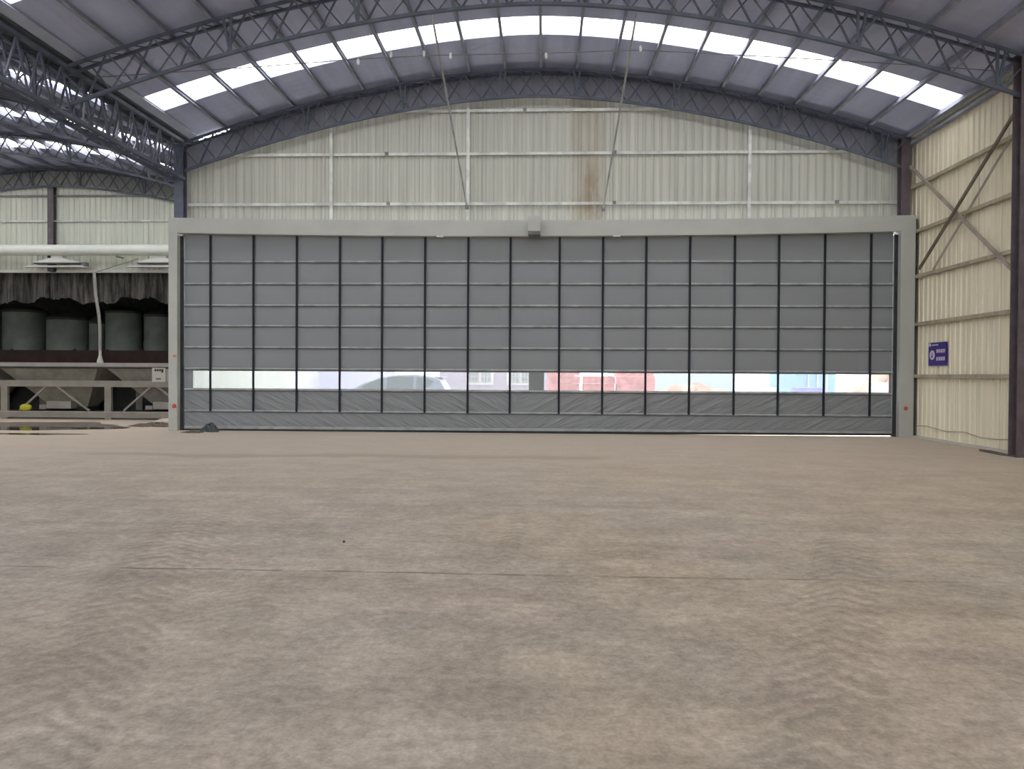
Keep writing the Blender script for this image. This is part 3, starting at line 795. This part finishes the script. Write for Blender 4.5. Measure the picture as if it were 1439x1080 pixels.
# tapering hoppers
for x0 in (-23.25, -19.48, -15.58):
    a, b = x0+.06, x0+3.68
    T = [(a, YF+.08, 1.84), (b, YF+.08, 1.84), (b, 28.1, 1.84), (a, 28.1, 1.84)]
    Bt = [(a+1.5, 26.75, .42), (a+2.85, 26.75, .42), (a+2.85, 27.4, .42), (a+1.5, 27.4, .42)]
    T2 = [(a, YF+.08, 2.0), (b, YF+.08, 2.0), (b, 28.1, 2.0), (a, 28.1, 2.0)]
    if x0 < -12: 
        if b > XB: continue
        MB().add(Bt+T, [(0, 1, 5, 4), (1, 2, 6, 5), (2, 3, 7, 6), (3, 0, 4, 7), (3, 2, 1, 0)]).build('hopper', M['hopper'], mc)
    MB().box(a+1.5, a+2.85, 26.7, 27.45, .28, .42).build('gate', M['tank_dark'], mc)
    MB().box(a+1.6, a+2.5, 26.3, 26.65, .36, .62).build('vibrator', M['machine_rail'], mc)
    MB().box(a+1.3, a+1.55, 26.35, 26.6, .34, .48).build('junction_box', M['machine_rail'], mc)
MB().box(XA, XB, 28.08, 28.14, .0, 2.0).build('rear_shade_sheet', M['tank_dark'], mc)  # dark sheet added to stand for the shade behind the hoppers
MB().box(XA, XB, 26.6, 27.6, .10, .26).build('conveyor_belt', M['tank_dark'], mc)
MB().box(XA, XB, 28.0, 28.06, 1.95, 2.50).build('rubber_skirt', M['liner'], mc)
mb = MB()
for i in range(9):
    x = XA+.2+i*1.28+random.uniform(-.1, .1)
    mb.ext([(x, 2.48), (x+.18, 2.48), (x+.1, 2.5+random.uniform(.03, .1))], 'y', 28.0, 28.06)
mb.build('skirt_edge', M['liner'], mc)
pl = empty('notice_board', (-13.5, 25.92, 1.34)); tag(pl, 'small off-white board with dark writing fixed to the hopper rail', 'board')
MB().box(-13.74, -13.26, 25.9, 25.935, 1.34, 1.83).build('board', M['box_white'], pl)
MB().box(-13.24, -12.9, 25.9, 25.935, 1.36, 1.80).build('side_plate', M['machine_rail'], pl)
mb = MB()
for k in range(4): mb.box(-13.65+k*.085, -13.585+k*.085, 25.893, 25.9, 1.71, 1.79)
mb.box(-13.40, -13.34, 25.893, 25.9, 1.66, 1.72)
mb.build('dark_print', M['ink'], pl)
MB().box(-13.6, -13.42, 25.893, 25.9, 1.42, 1.47).build('faint_print', M['tank'], pl)
o = MB().lathe((-18.35, 25.98, .286), [(.08, 0), (.16, .05), (.18, .10), (.18, .17), (.12, .22), (.05, .24)], 20).build('yellow_bucket', M['yellow'], smooth=True)
tag(o, 'small yellow tub on the bottom rail of the hopper frame', 'tub')

# puddle
def blob(cx, cy, rx, ry, seed, z, n=48, rot=0):
    r = random.Random(seed); ph = [r.uniform(0, 6.28) for _ in range(4)]; pts = []
    for i in range(n):
        a = 2*PI*i/n; k = 1+.16*math.sin(2*a+ph[0])+.12*math.sin(3*a+ph[1])+.07*math.sin(5*a+ph[2])+.05*math.sin(9*a+ph[3])
        u, v = rx*k*math.cos(a), ry*k*math.sin(a)
        pts.append((cx+u*math.cos(rot)-v*math.sin(rot), cy+u*math.sin(rot)+v*math.cos(rot)))
    return pts
pm = MB().ext(blob(-16.4, 22.5, 3.2, 2.1, 3, 0), 'z', .0, .004)
tag(pm.build('puddle', M['water']), 'shallow brown puddle reflecting the hopper frame', 'puddle', kind='thing')
tag(MB().ext(blob(-13.8, 19.6, 1.3, .3, 8, 0), 'z', 0, .004).build('puddle', M['water']), 'narrow streak of water right of the larger puddle', 'puddle', kind='thing')

# ------------------------------------------------------------------ rags and debris
def heap(name, cx, cy, rx, ry, h, seed, mat, label, cat):
    r = random.Random(seed); n, m_ = 40, 12; vs = []; ph = [r.uniform(0, 6.28) for _ in range(6)]
    for j in range(m_+1):
        t = j/m_
        for i in range(n):
            a = 2*PI*i/n
            k = (1-t**1.4)*(1+.18*math.sin(3*a+ph[0])+.12*math.sin(7*a+ph[1]+t*4)+.06*math.sin(13*a+ph[2]))
            zz = h*(math.sin(t*PI/2))*(1+.22*math.sin(4*a+ph[3]+t*5)+.15*math.sin(9*a+ph[4]-t*7))
            vs.append((cx+rx*k*math.cos(a), cy+ry*k*math.sin(a), max(0.0, zz) if j else 0.0))
    fs = [(j*n+i, j*n+(i+1) % n, (j+1)*n+(i+1) % n, (j+1)*n+i) for j in range(m_) for i in range(n)]+[tuple(range(n-1, -1, -1)), tuple(range(m_*n, (m_+1)*n))]
    return tag(MB().add(vs, fs).build(name, mat, smooth=True), label, cat)
heap('rag_pile', -9.42, 20.95, .25, .2, .20, 5, M['rubbish'], 'crumpled dark grey rag heap at the foot of the door', 'rag heap')
heap('flat_rag', -9.72, 20.5, .28, .14, .05, 6, M['brown_rag'], 'flat brown rag in front of the dark rag heap', 'rag')
heap('rag_pile', -12.0, 22.9, .7, .4, .10, 9, M['brown_rag'], 'low brown sacking heap left of the door frame foot', 'rag heap')
heap('pale_scrap', -12.6, 24.6, .35, .25, .12, 12, M['pale_rag'], 'small pale scrap behind the brown sacking heap', 'scrap')
mb = MB().add([(9.74, 16.45, 0), (9.90, 16.40, 0), (10.0, 17.3, 0), (9.80, 17.4, 0), (9.74, 16.45, .035), (9.90, 16.40, .02), (10.0, 17.3, .03), (9.80, 17.4, .05)],
              [(3, 2, 1, 0), (4, 5, 6, 7), (0, 1, 5, 4), (1, 2, 6, 5), (2, 3, 7, 6), (3, 0, 4, 7)])
tag(mb.build('floor_strip', M['brown_rag']), 'dark flat strip lying on the floor by the near right column', 'strip')
o = MB().lathe((-1.95, 7.3, 0), [(.008, 0), (.014, .008), (.010, .018), (.004, .02)], 10).build('pebble', M['rubbish']); tag(o, 'tiny dark pebble alone on the concrete floor', 'pebble')

# ------------------------------------------------------------------ outside, seen through the clear panes
tag(MB().box(-24, -7.2, 36, 36.2, -.01, 3.2).build('yard_wall', M['white_wall']), 'white boundary wall in the yard behind the car', 'wall', kind='structure')
bl = empty('yard_building', (-.5, 40, 0)); tag(bl, 'pale lilac building outside with two barred windows', 'building')
pts = [(-5.0, 0), (1.6, 0), (1.6, 3.4), (-5.9, 3.4)]
MB().ext([(-5.6, 40.2), (-5.4, 39.95), (-5.0, 39.9), (1.6, 39.9), (1.6, 44), (-5.6, 44)], 'z', -.01, 3.4).build('wall', M['lilac'], bl)
for x in (-3.4, -1.25):
    wf = MB().box(x-.72, x+.72, 39.82, 39.9, 1.12, 2.3).build('window_frame', M['white_metal'], bl)
    MB().box(x-.6, x-.05, 39.80, 39.82, 1.25, 2.2).box(x+.05, x+.6, 39.80, 39.82, 1.25, 2.2).build('glass', M['winpane'], wf)
    mb = MB()
    for k in range(8): mb.box(x-.6+k*.165, x-.58+k*.165, 39.77, 39.79, 1.2, 2.25)
    for k in range(4): mb.box(x-.62, x+.62, 39.77, 39.79, 1.3+k*.25, 1.32+k*.25)
    mb.build('grille', M['white_metal'], wf)
# stacks of red brick
for i, (x, y, w_, h) in enumerate(((.8, 31, 1.3, 1.85), (2.25, 31.3, 1.25, 1.55), (3.65, 30.8, 1.3, 1.5), (4.0, 33.5, 1.6, 1.9))):
    root = empty('brick_stack', (x, y, 0)); tag(root, 'pallet of faded red bricks in the yard, %s' % ['leftmost and tallest', 'second from the left', 'third, in front', 'behind the third'][i], 'brick stack', 'brick pallets in the yard')
    rr = random.Random(i)
    for c in range(int(h/.3)):
        o_ = rr.uniform(-.05, .05)
        MB().box(x-w_/2+o_, x+w_/2+o_, y-.5, y+.5, .14+c*.3, .14+c*.3+.285).build('brick_layer', M['brick_red'], root)
    MB().box(x-w_/2, x+w_/2, y-.5, y+.5, -.01, .14).build('pallet', M['sand'], root)
tag(MB().box(3.2, 9.4, 38, 38.2, -.01, 1.9).build('yard_fence', M['pale_green']), 'pale mint sheet fence beyond the brick pallets', 'fence')
root = empty('yard_container', (12.3, 34, 0)); tag(root, 'light blue container in the yard beyond the right pane', 'container')
MB().box(11.2, 12.9, 34, 38, -.01, 2.6).build('body', M['sky_blue_sheet'], root)
MB().box(11.3, 12.8, 33.93, 34.0, .1, .3).build('sill', M['blue_crate'], root)
for x in (11.7, 12.1, 12.5): MB().bar((x, 33.95, .3), (x, 33.95, 2.4), .05).build('lock_rod', M['white_metal'], root)
tag(MB().box(10.2, 11.4, 31, 31.6, -.01, 1.22).build('blue_crate', M['blue_crate'], bevel=.03), 'low blue crate in front of the light blue container', 'crate')
tag(MB().box(14.2, 14.75, 33.0, 33.5, -.01, 1.42).build('white_box', M['white_metal'], bevel=.03), 'white box among the sand heaps outside', 'box')
tag(MB().box(8.6, 9.5, 31, 31.5, -.01, 1.2).build('white_box', M['white_metal'], bevel=.03), 'white box left of the low blue crate outside', 'box')
heap('sand_heap', 16.4, 36.5, 2.6, 1.6, 1.6, 21, M['sand'], 'peach coloured sand heap at the right end of the clear pane', 'sand heap')
heap('sand_heap', 7.2, 36.2, 2.6, 1.2, 1.0, 22, M['sand'], 'low sandy heap in front of the mint fence', 'sand heap')

# ------------------------------------------------------------------ the car outside
car = empty('car', (-5.3, 25.6, 0)); tag(car, 'silver-blue hatchback parked outside, seen through the left clear pane', 'car')
CY, CW = 25.7, .88
low = [(-7.35, .35), (-7.38, .62), (-7.2, .82), (-6.6, .96), (-6.35, 1.02), (-3.2, 1.10), (-2.98, .98), (-2.93, .6), (-3.0, .33)]
def loft(prof, halfs, mat, name, par):
    """profile in x-z, with a half-width at each level"""
    n = len(prof); vs = []
    for s, k in ((-1, 0), (-.93, 1), (.93, 1), (1, 0)):
        pass
    L = [(-1.0, .0), (1.0, .0)]
    vs = [(x, CY-halfs(z), z) for x, z in prof]+[(x, CY+halfs(z), z) for x, z in prof]
    fs = [tuple(range(n)), tuple(range(2*n-1, n-1, -1))]+[(i, n+i, n+(i+1) % n, (i+1) % n) for i in range(n)]
    return MB().add(vs, fs).build(name, mat, par, smooth=True, bevel=.04)
loft(low, lambda z: CW-.05*max(0, z-.6), M['car_paint'], 'body', car)
gh = [(-6.35, 1.0), (-5.75, 1.36), (-5.2, 1.56), (-4.7, 1.64), (-4.1, 1.655), (-3.6, 1.60), (-3.3, 1.50), (-3.05, 1.06)]
loft(gh, lambda z: CW-.02-.35*max(0, z-1.0), M['car_paint'], 'cabin', car)
def side(x, z, off=.0): return (x, CY-(CW-.02-.35*max(0, z-1.0))-.008-off, z)
def quad(pts, name, mat):
    o1 = [side(*p) for p in pts]; o2 = [(x, y+.02, z) for x, y, z in o1]; n = len(pts)
    MB().add(o1+o2, [tuple(range(n)), tuple(range(2*n-1, n-1, -1))]+[(i, n+i, n+(i+1) % n, (i+1) % n) for i in range(n)]).build(name, mat, car)
quad([(-5.95, 1.10), (-5.1, 1.10), (-5.1, 1.53), (-5.35, 1.47), (-5.7, 1.30)], 'side_window', M['car_glass'])
quad([(-5.0, 1.10), (-4.15, 1.12), (-4.15, 1.575), (-4.7, 1.58), (-5.0, 1.55)], 'side_window', M['car_glass'])
quad([(-4.05, 1.13), (-3.62, 1.26), (-3.5, 1.42), (-3.7, 1.52), (-4.05, 1.57)], 'side_window', M['car_glass'])
MB().add([(-6.37, CY-.72, 1.02), (-6.37, CY+.72, 1.02), (-5.27, CY+.6, 1.55), (-5.27, CY-.6, 1.55), (-6.33, CY-.72, 1.0), (-6.33, CY+.72, 1.0), (-5.25, CY+.6, 1.52), (-5.25, CY-.6, 1.52)],
         [(0, 1, 2, 3), (7, 6, 5, 4), (0, 3, 7, 4), (1, 5, 6, 2), (3, 2, 6, 7), (0, 4, 5, 1)]).build('windscreen', M['car_glass'], car)
MB().box(-3.55, -3.2, CY-.6, CY+.6, 1.54, 1.58).build('spoiler', M['car_paint'], car, bevel=.01)
MB().box(-3.1, -2.94, CY-.84, CY-.55, .98, 1.14).build('tail_light', M['red'], car)
MB().box(-6.0, -5.8, CY-CW-.14, CY-CW+.03, 1.06, 1.18).build('mirror', M['car_paint'], car, bevel=.02)
for x in (-5.2, -4.2): MB().box(x, x+.16, CY-CW-.01, CY-CW+.03, .92, .95).build('door_handle', M['white_metal'], car)
for x in (-6.6, -3.75):
    for s in (-1, 1):
        wh = MB().lathe((x, CY+s*.76, .32), [(.20, -.11), (.30, -.11), (.33, -.08), (.33, .08), (.30, .11), (.20, .11)], 28, 'y').build('wheel', M['tyre'], car, smooth=True)
        MB().lathe((x, CY+s*.76, .32), [(.20, -.115), (.06, -.09), (.06, .09), (.20, .115)], 20, 'y').build('hub', M['galv'], wh, smooth=True)

car.scale = (1.04, 1, 1)
car.location.x -= .25
